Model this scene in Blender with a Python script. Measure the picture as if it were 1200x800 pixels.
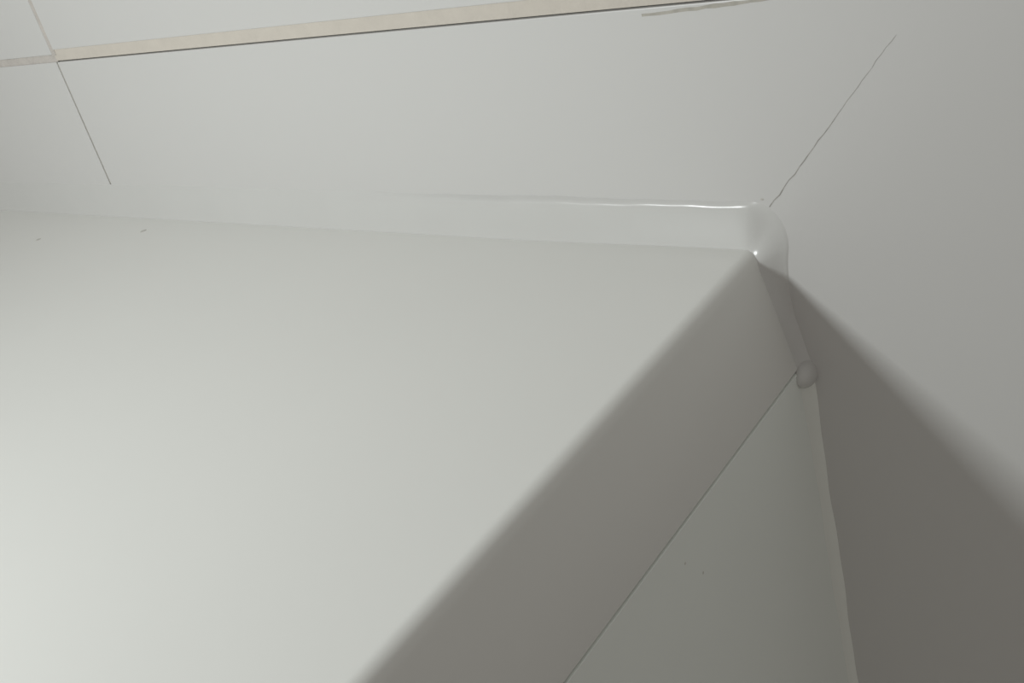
import bpy, bmesh, math, random
from mathutils import Vector, Matrix

for o in list(bpy.data.objects):
    bpy.data.objects.remove(o, do_unlink=True)
SC = bpy.context.scene
COL = SC.collection
random.seed(4)
U = 0.35                                  # metres per survey unit (rim corner to lens = 1 unit)

# ------------------------------------------------------------------ camera
# World: origin = where deck, front lip and tiled wall meet; x along the wall
# (bath on the -x side), y into the wall, z up.
F_PX = 1337.93
RIGHT = Vector((0.79321, 0.55763, -0.24466))
DOWN = Vector((0.09595, -0.51121, -0.85408))
FWD = Vector((-0.60134, 0.65399, -0.45901))
CAM = Vector((0.40606, -0.80435, 0.43376)) * U
cam = bpy.data.cameras.new('camera')
cam.sensor_width = 36.0
cam.sensor_fit = 'HORIZONTAL'
cam.lens = 36.0 * F_PX / 1200.0
cam.clip_start = 0.005
cam_o = bpy.data.objects.new('camera', cam)
COL.objects.link(cam_o)
M = Matrix((RIGHT, -DOWN, -FWD)).transposed().to_4x4()
M.translation = CAM
cam_o.matrix_world = M
SC.camera = cam_o

# ------------------------------------------------------------------ world, lamp, exposure
w = bpy.data.worlds.new('room_light')
SC.world = w
w.use_nodes = True
bg = w.node_tree.nodes['Background']
bg.inputs['Color'].default_value = (1.0, 0.962, 0.91, 1)
bg.inputs['Strength'].default_value = 0.315

LAMP = Vector((-0.255, -0.47, 0.265))
ld = bpy.data.lights.new('bathroom_lamp', 'AREA')
ld.shape = 'RECTANGLE'
ld.size = 0.074
ld.size_y = 0.015
ld.energy = 1.52
ld.color = (0.95, 1.0, 0.995)
lo = bpy.data.objects.new('bathroom_lamp', ld)
COL.objects.link(lo)
lo.location = LAMP
zz = (lo.location - Vector((-0.10, -0.16, 0.0))).normalized()      # lamp faces the middle of the deck
xx = (Vector((1, 0, 0)) - zz * zz.x).normalized()
yy = zz.cross(xx)
lm = Matrix((xx, yy, zz)).transposed().to_4x4()
lm.translation = lo.location
lo.matrix_world = lm

SC.view_settings.view_transform = 'Standard'
SC.view_settings.look = 'None'
SC.view_settings.exposure = 0.0
SC.view_settings.gamma = 1.0
SC.view_settings.use_curve_mapping = False


# ------------------------------------------------------------------ helpers
def material(name, col, rough=0.4, spec=0.5, var=0.0, scale=30.0, bump=0.0, bscale=200.0, coat=0.0):
    m = bpy.data.materials.new(name)
    m.use_nodes = True
    nt = m.node_tree
    b = nt.nodes['Principled BSDF']
    b.inputs['Roughness'].default_value = rough
    b.inputs['Specular IOR Level'].default_value = spec
    b.inputs['Coat Weight'].default_value = coat
    b.inputs['Coat Roughness'].default_value = 0.08
    tc = nt.nodes.new('ShaderNodeTexCoord')
    nz = nt.nodes.new('ShaderNodeTexNoise')
    nz.inputs['Scale'].default_value = scale
    nz.inputs['Detail'].default_value = 4
    nt.links.new(tc.outputs['Object'], nz.inputs['Vector'])
    rp = nt.nodes.new('ShaderNodeValToRGB')
    rp.color_ramp.elements[0].position = 0.3
    rp.color_ramp.elements[1].position = 0.7
    rp.color_ramp.elements[0].color = tuple(c * (1 - var) for c in col) + (1,)
    rp.color_ramp.elements[1].color = tuple(min(1, c * (1 + var)) for c in col) + (1,)
    nt.links.new(nz.outputs['Fac'], rp.inputs['Fac'])
    nt.links.new(rp.outputs['Color'], b.inputs['Base Color'])
    if bump:
        n2 = nt.nodes.new('ShaderNodeTexNoise')
        n2.inputs['Scale'].default_value = bscale
        nt.links.new(tc.outputs['Object'], n2.inputs['Vector'])
        bp = nt.nodes.new('ShaderNodeBump')
        bp.inputs['Strength'].default_value = bump
        bp.inputs['Distance'].default_value = 0.001
        nt.links.new(n2.outputs['Fac'], bp.inputs['Height'])
        nt.links.new(bp.outputs['Normal'], b.inputs['Normal'])
    return m


M_TILE = material('white_glazed_tile', (0.622, 0.616, 0.602), 0.32, 0.4, 0.004, 9, 0.05, 60)
M_GROUT = material('beige_grout', (0.60, 0.555, 0.495), 0.9, 0.2, 0.03, 160, 0.2, 900)
M_GROUTW = material('pinkish_grout', (0.54, 0.505, 0.47), 0.9, 0.2, 0.06, 160, 0.5, 900)
M_BACK = material('dark_joint', (0.10, 0.09, 0.075), 0.95, 0.1, 0.2, 200)
M_BATH = material('white_bath_enamel', (0.765, 0.765, 0.735), 0.30, 0.4, 0.008, 7)
M_PANEL = material('white_bath_panel', (0.85, 0.885, 0.845), 0.45, 0.35, 0.01, 14)
M_SEAL = material('white_silicone', (0.610, 0.608, 0.590), 0.22, 0.5, 0.01, 40, 0.06, 90)
M_SEAL2 = material('pale_silicone', (0.80, 0.82, 0.775), 0.35, 0.4, 0.01, 40, 0.06, 90)
M_DIRT = material('grime', (0.15, 0.13, 0.11), 0.9, 0.1, 0.3, 500)
M_DUST = material('faint_grime', (0.58, 0.565, 0.53), 0.9, 0.1, 0.2, 500)
M_CRACK = material('crack_grime', (0.40, 0.385, 0.36), 0.9, 0.1, 0.3, 400)
M_PDUST = material('panel_grime', (0.60, 0.60, 0.56), 0.9, 0.1, 0.2, 500)
M_SMEAR = material('grout_smear', (0.45, 0.43, 0.385), 0.9, 0.1, 0.12, 300)
M_FLOOR = material('floor_grey_tile', (0.53, 0.49, 0.45), 0.5, 0.4, 0.05, 8)


def obj(name, bm, mat, parent=None, smooth=False):
    me = bpy.data.meshes.new(name)
    bmesh.ops.recalc_face_normals(bm, faces=bm.faces)
    bm.to_mesh(me)
    bm.free()
    me.materials.append(mat)
    if smooth:
        for p in me.polygons:
            p.use_smooth = True
    o = bpy.data.objects.new(name, me)
    COL.objects.link(o)
    if parent:
        o.parent = parent
    return o


def tag(o, label=None, cat=None, group=None, kind=None):
    if label: o['label'] = label
    if cat: o['category'] = cat
    if group: o['group'] = group
    if kind: o['kind'] = kind
    return o


def box_bm(x0, x1, y0, y1, z0, z1, bev=0.0, seg=2):
    bm = bmesh.new()
    v = [bm.verts.new((x, y, z)) for x in (x0, x1) for y in (y0, y1) for z in (z0, z1)]
    for f in ((0, 1, 3, 2), (4, 6, 7, 5), (0, 4, 5, 1), (2, 3, 7, 6), (0, 2, 6, 4), (1, 5, 7, 3)):
        bm.faces.new([v[i] for i in f])
    if bev:
        bmesh.ops.bevel(bm, geom=list(bm.edges), offset=bev, segments=seg, affect='EDGES', profile=0.5)
    return bm


def ray(px, py):
    return ((px - 600) * RIGHT + (py - 400) * DOWN + F_PX * FWD)


def hit(px, py, axis, off=0.0):
    """point of the plane (world axis = off) seen at a photo pixel"""
    r = ray(px, py)
    t = (off - CAM[axis]) / r[axis]
    return CAM + r * t


# ------------------------------------------------------------------ setting: tiled wall
FLOOR_Z = -0.50
wall = tag(obj('wall_back', box_bm(-1.75, 1.10, 0.008, 0.10, FLOOR_Z - 0.02, 1.30), M_BACK), 
           'white tiled bathroom wall behind the bath', 'wall', kind='structure')
TILE_T = 0.008
Z_G = 0.213 * U                 # top edge of the lower tile course
X_G = -0.9545 * U               # upright joint
TW, TH = 0.50, 0.30
GAP_V = 0.0011
GAP_H = 0.0056
tiles = {}
cols = [X_G + TW * k for k in range(-2, 3)]
rows = [Z_G + TH * k for k in range(-2, 4)]
for i, x0 in enumerate(cols):
    for j, z0 in enumerate(rows):
        left = (i <= 1)
        zb = z0 + (GAP_H if (j == 2 and not left) else 0.0034 if j == 2 else 0.003)
        if j < 2: zb = z0 + 0.003
        z1 = z0 + TH
        x1 = x0 + TW
        gv = GAP_V if j < 2 else 0.0026
        bm = box_bm(x0 + gv / 2, x1 - gv / 2, 0.0, TILE_T, max(zb, FLOOR_Z), z1, 0.0003, 2)
        t = obj('tile', bm, M_TILE, wall)
        tiles[(i, j)] = t
# grout runs between the courses (recessed a little, thin dark gap under the wide one)
for j, z0 in enumerate(rows[1:], 1):
    for i, x0 in enumerate(cols):
        wide = (j == 2 and i >= 2)
        h = GAP_H if wide else 0.0034 if j == 2 else 0.003
        lo_z = z0 + (0.00055 if wide else 0.0)
        obj('grout_line', box_bm(x0, x0 + TW, 0.0005 if wide else 0.0008, TILE_T + 0.001, lo_z, z0 + h + 0.0006),
            M_GROUT if wide else M_GROUTW, wall)
for i, x0 in enumerate(cols):
    for j, z0 in enumerate(rows):
        gv = GAP_V if j < 2 else 0.0026
        obj('grout_joint', box_bm(x0 - gv / 2 - 0.0002, x0 + gv / 2 + 0.0002, 0.0003 if j >= 2 else 0.0006, TILE_T + 0.001, max(z0 + 0.003, FLOOR_Z), z0 + TH - 0.0005),
            M_GROUTW if j >= 2 else M_SMEAR, wall)


def strip_on_wall(name, pix, widths, mat, parent, y=-0.00006):
    """thin mark lying on the tile face, following photo pixels on the wall plane"""
    bm = bmesh.new()
    pts = [hit(px, py, 1, 0.0) for px, py in pix]
    prev = None
    for k, p in enumerate(pts):
        a = pts[max(0, k - 1)]
        b = pts[min(len(pts) - 1, k + 1)]
        d = (b - a).normalized()
        nrm = Vector((-d.z, 0, d.x))
        q = [bm.verts.new((p.x + nrm.x * s * widths[k] / 2, yy_, p.z + nrm.z * s * widths[k] / 2)) for s in (-1, 1) for yy_ in (y, 0.0005)]
        if prev:
            for a0, b0 in ((0, 2), (2, 3), (3, 1), (1, 0)):
                bm.faces.new((prev[a0], prev[b0], q[b0], q[a0]))
        else:
            bm.faces.new((q[0], q[1], q[3], q[2]))
        prev = q
    bm.faces.new((prev[0], prev[2], prev[3], prev[1]))
    return obj(name, bm, mat, parent)


# hairline crack rising from the bath corner across the tile
cp, cw = [], []
N = 26
for k in range(N + 1):
    t = k / N
    cp.append((902 + (1050 - 902) * t + random.uniform(-0.8, 0.8), 243 + (40 - 243) * t + random.uniform(-0.8, 0.8)))
    cw.append((0.00034 * (1 - 0.72 * t)) * random.uniform(0.55, 1.25))
strip_on_wall('crack', cp, cw, M_CRACK, tiles[(2, 1)])['label'] = 'dark hairline crack'
# smear of grout below the wide joint
sp, sw = [], []
for k in range(15):
    t = k / 14
    sp.append((752 + 150 * t, 18 - 19.0 * t + random.uniform(-0.5, 0.5)))
    sw.append(0.0012 * (0.35 + 0.65 * math.sin(math.pi * min(1, 0.12 + t * 0.75))) * random.uniform(0.7, 1.15))
strip_on_wall('grout_smear', sp, sw, M_SMEAR, tiles[(2, 1)])['label'] = 'grey smear of grout'

floor = tag(obj('floor', box_bm(-1.75, 1.10, -1.6, 0.008, FLOOR_Z - 0.05, FLOOR_Z), M_FLOOR), 'plain greyish floor below the bath', 'floor', kind='structure')

# ------------------------------------------------------------------ bathtub (deck, rounded rim, lip, basin: one moulding)
R_E = 0.042 * U                # overall run-out of rim rounding and drafted lip
R_A = 0.014 * U                # rim radius
LIP = 0.117 * U                # lip height
BX0, BY0 = -1.70, -0.72        # far corner of the bath
BACK = -0.0008
bm = bmesh.new()
# outer outline of the flat deck, inner basin loops
NS = 96
cx, cy = -1.10, -0.36
ax, ay = 0.50, 0.27


def rect_pt(ang, x0, x1, y0, y1):
    dx, dy = math.cos(ang), math.sin(ang)
    t = 1e9
    if dx > 1e-9: t = min(t, (x1 - cx) / dx)
    if dx < -1e-9: t = min(t, (x0 - cx) / dx)
    if dy > 1e-9: t = min(t, (y1 - cy) / dy)
    if dy < -1e-9: t = min(t, (y0 - cy) / dy)
    return cx + dx * t, cy + dy * t


angs = [2 * math.pi * k / NS for k in range(NS)]
DRAFT = 0.20                    # the lip leans out by this angle
_t = math.pi / 2 - DRAFT
R_E = R_A * math.sin(_t) + math.tan(DRAFT) * (LIP - 0.0012 - R_A * (1 - math.cos(_t)))
dx1, dy0 = -R_E, BY0 + R_E
for X, Y in ((BX0, dy0), (BX0, BACK), (dx1, dy0), (dx1, BACK)):     # snap the nearest ray to each corner
    a = math.atan2(Y - cy, X - cx) % (2 * math.pi)
    k = min(range(NS), key=lambda q: min(abs(angs[q] - a), 2 * math.pi - abs(angs[q] - a)))
    angs[k] = a
loops = []


def super_pt(a, sx, sy, z, n=3.2):
    c, s = math.cos(a), math.sin(a)
    r = (abs(c) ** n + abs(s) ** n) ** (-1 / n)
    return (cx + sx * r * c, cy + sy * r * s, z)


loops.append([(*rect_pt(a, BX0, dx1, dy0, BACK), 0.0) for a in angs])
for k in range(7):                                                # rolled basin lip
    t = k / 6 * math.pi / 2
    loops.append([super_pt(a, ax - 0.03 * math.sin(t), ay - 0.03 * math.sin(t), -0.03 * (1 - math.cos(t))) for a in angs])
for k in range(1, 7):
    t = k / 6
    loops.append([super_pt(a, (ax - 0.03) * (1 - 0.16 * t), (ay - 0.03) * (1 - 0.16 * t), -0.03 - 0.30 * t) for a in angs])
for k in range(1, 5):
    t = k / 4 * math.pi / 2
    loops.append([super_pt(a, (ax - 0.03) * 0.84 - 0.07 * (1 - math.cos(t)), (ay - 0.03) * 0.84 - 0.07 * (1 - math.cos(t)), -0.33 - 0.07 * math.sin(t)) for a in angs])
V = [[bm.verts.new(p) for p in L] for L in loops]
for L0, L1 in zip(V[:-1], V[1:]):
    for k in range(NS):
        bm.faces.new((L0[k], L0[(k + 1) % NS], L1[(k + 1) % NS], L1[k]))
bm.faces.new(V[-1])
# rounded rim, lip and return, swept along the free edges: +x side then -y side
prof = []                                                        # (outward, z) from the deck edge
for k in range(0, 17):
    t = k / 16 * (math.pi / 2 - DRAFT)
    prof.append((R_A * math.sin(t), -R_A * (1 - math.cos(t))))
prof += [(R_E, -LIP + 0.0012)]
for k in range(1, 5):
    t = k / 4 * math.pi / 2
    prof.append((R_E - 0.0012 * (1 - math.cos(t)), -LIP + 0.0012 - 0.0012 * math.sin(t)))
prof += [(R_E - 0.016, -LIP), (R_E - 0.016, -LIP + 0.02)]


def station(kind):
    out = []
    for o_, z_ in prof:
        if kind == 'wall': out.append((dx1 + o_, BACK, z_))
        elif isinstance(kind, float): out.append((dx1 + o_ * math.cos(kind), dy0 - o_ * math.sin(kind), z_))
        else: out.append((BX0, dy0 - o_, z_))
    return out


sts = ['wall'] + [q / 8 * math.pi / 2 for q in range(9)] + ['end']
sts = [station(s) for s in sts]
# subdivide the long visible run
SV = [[bm.verts.new(p) for p in s] for s in sts]
for A, B in zip(SV[:-1], SV[1:]):
    for k in range(len(prof) - 1):
        bm.faces.new((A[k], A[k + 1], B[k + 1], B[k]))
bmesh.ops.remove_doubles(bm, verts=bm.verts, dist=1e-6)
tub = obj('bathtub', bm, M_BATH, smooth=True)
me = tub.data
me.set_sharp_from_angle(angle=math.radians(40))
tag(tub, 'glossy white bath with flat wide deck, rounded edge and shaded front lip', 'bathtub')

# ------------------------------------------------------------------ bath panel under the lip
PX = 0.0002
pn = obj('bath_panel', box_bm(PX - 0.009, PX, BY0 + 0.03, -0.0012, FLOOR_Z, -LIP - 0.00012, 0.00015), M_PANEL)
tag(pn, 'flat white bath panel under the overhanging bath lip', 'bath panel')

# ------------------------------------------------------------------ silicone along deck, around rim, down lip
def bead(stations, prof):
    """stations: (base point on the wall line, surface normal, height on wall, reach on surface);
    prof: (reach, height) fractions from the top edge on the wall to the foot on the bath"""
    bm = bmesh.new()
    rings = []
    for P, nv, h, r, *mix in stations:
        P = Vector(P)
        m_ = mix[0] if mix else 0.0
        ring = [P + nv * (h * (b0 + (b1 - b0) * m_)) + Vector((0, -1, 0)) * (r * (a0 + (a1 - a0) * m_)) for (a0, b0), (a1, b1) in zip(prof, P_SIDE)]
        ring.append(P + Vector((0, 0.0005, 0)) - nv * 0.0006)
        rings.append([bm.verts.new(p) for p in ring])
    n = len(rings[0])
    for A, B in zip(rings[:-1], rings[1:]):
        for k in range(n):
            bm.faces.new((A[k], A[(k + 1) % n], B[(k + 1) % n], B[k]))
    bm.faces.new(rings[0])
    bm.faces.new(rings[-1])
    return bm


def spline(pts, n):
    out = []
    for i in range(len(pts) - 1):
        p0, p1, p2, p3 = pts[max(0, i - 1)], pts[i], pts[i + 1], pts[min(len(pts) - 1, i + 2)]
        for k in range(n):
            t = k / n
            out.append(tuple(0.5 * (2 * p1[c] + (p2[c] - p0[c]) * t + (2 * p0[c] - 5 * p1[c] + 4 * p2[c] - p3[c]) * t * t
                                    + (3 * p1[c] - p0[c] - 3 * p2[c] + p3[c]) * t ** 3) for c in (0, 1)))
    out.append(pts[-1])
    return out


P_MAIN = spline([(-0.03, 0.925), (0.14, 0.90), (0.33, 0.865), (0.48, 0.815), (0.59, 0.725), (0.67, 0.58), (0.74, 0.40), (0.83, 0.18), (1.0, -0.02)], 4)
P_SIDE = spline([(-0.03, 1.0), (0.05, 0.9), (0.12, 0.78), (0.22, 0.64), (0.34, 0.5), (0.48, 0.36), (0.64, 0.22), (0.80, 0.10), (1.0, -0.02)], 4)
H0 = 0.046 * U
ST = []
xs = [BX0 + (dx1 - 0.002 - BX0) * (1 - (1 - k / 260) ** 1.6) for k in range(261)]


def wob(x, s):
    return 1 + 0.014 * math.sin(x * 61 + s) + 0.010 * math.sin(x * 143 + 2 * s) + 0.006 * math.sin(x * 391 + s)


def sm(v):
    v = min(1.0, max(0.0, v))
    return v * v * (3 - 2 * v)


for x in xs:
    far = min(1, max(0, -x / 0.42))
    ST.append(((x, 0, 0), Vector((0, 0, 1)), H0 * wob(x, 0.4), U * (0.0135 - 0.0085 * far - 0.0055 * sm(1 - (dx1 - x) / 0.085)) * wob(x, 2.0), 0.75 * sm((-x - 0.10) / 0.14)))
rim = [(dx1 + o_, z_) for o_, z_ in prof[:17]]
for k in range(1, 17):
    t = k / 16 * (math.pi / 2 - DRAFT)
    nv = Vector((math.sin(t), 0, math.cos(t)))
    u = min(1, max(0, (t - 0.2) / 1.5))
    u = u * u * (3 - 2 * u)
    ST.append(((rim[k][0], 0, rim[k][1]), nv, H0 * (1 - u) + 0.020 * U * u, 0.008 * U * (1 - u) + 0.0055 * u, sm(t / 0.6)))
nv = Vector((math.cos(DRAFT), 0, math.sin(DRAFT)))
for k in range(1, 25):
    t = k / 24
    x_ = rim[-1][0] + (0 - rim[-1][0]) * t
    z_ = rim[-1][1] + (-LIP + 0.001 - rim[-1][1]) * t
    ST.append(((x_, 0, z_), nv, U * (0.0245 - 0.0165 * min(1, t * 1.8) ** 0.6) * (1 + 0.03 * math.sin(k * 0.5)), 0.0055 * (1 - 0.1 * t), 1.0))
bd = obj('sealant_bead', bead(ST, P_MAIN), M_SEAL, smooth=True)
bd.data.set_sharp_from_angle(angle=math.radians(60))
tag(bd, 'glossy white silicone bead between bath deck and tiled wall', 'sealant')

# lump where the bead ends under the lip
bm = bmesh.new()
bmesh.ops.create_icosphere(bm, subdivisions=4, radius=1.0)
for v in bm.verts:
    d = 1 + 0.06 * math.sin(v.co.x * 2.3 + 1) * math.cos(v.co.z * 2.1)
    v.co = Vector((v.co.x * 0.0036 * d + 0.0008, v.co.y * 0.0058 * d - 0.0008, v.co.z * 0.0048 * d - LIP - 0.0024))
obj('sealant_lump', bm, M_SEAL, bd, smooth=True)

# thinner bead down the joint of panel and wall
ST = []
for k in range(81):
    t = k / 80
    z = -LIP - 0.003 + (FLOOR_Z + 0.001 + LIP) * t
    ww = 1 + 0.10 * math.sin(z * 90) + 0.06 * math.sin(z * 231 + 1)
    ST.append(((PX, 0, z), Vector((1, 0, 0)), 0.0026 * ww, 0.0042 * ww * (1 - 0.35 * min(1, t * 2.4))))
pb = obj('sealant_bead', bead(ST, P_SIDE), M_SEAL2, smooth=True)
pb.data.set_sharp_from_angle(angle=math.radians(50))
tag(pb, 'thin white silicone strip down the joint between bath panel and wall', 'sealant')


# ------------------------------------------------------------------ specks of dirt
def speck(px, py, axis, off, wpx, hpx, mat, parent):
    c = hit(px, py, axis, off)
    s = (c - CAM).length / F_PX
    bm = bmesh.new()
    bmesh.ops.create_icosphere(bm, subdivisions=2, radius=1.0)
    for v in bm.verts:
        d = v.co.copy()
        sz = Vector((wpx * s * 0.5, wpx * s * 0.5, hpx * s * 0.5))
        q = Vector((d.x * sz.x, d.y * sz.y, d.z * sz.z))
        if axis == 2: q = Vector((d.x * sz.x, d.y * hpx * s, d.z))
        q[axis] = d[axis] * 0.00008
        v.co = q + c
    return obj('speck', bm, mat, parent)


speck(893, 233.5, 1, 0, 5, 3, M_DUST, tiles[(2, 1)])
speck(168, 270.5, 2, 0, 7, 4, M_DUST, tub)
speck(45, 280.5, 2, 0, 6, 3, M_DUST, tub)
for px, py in ((803, 660), (824, 671)):
    speck(px, py, 0, PX, 3.5, 4, M_PDUST, pn)
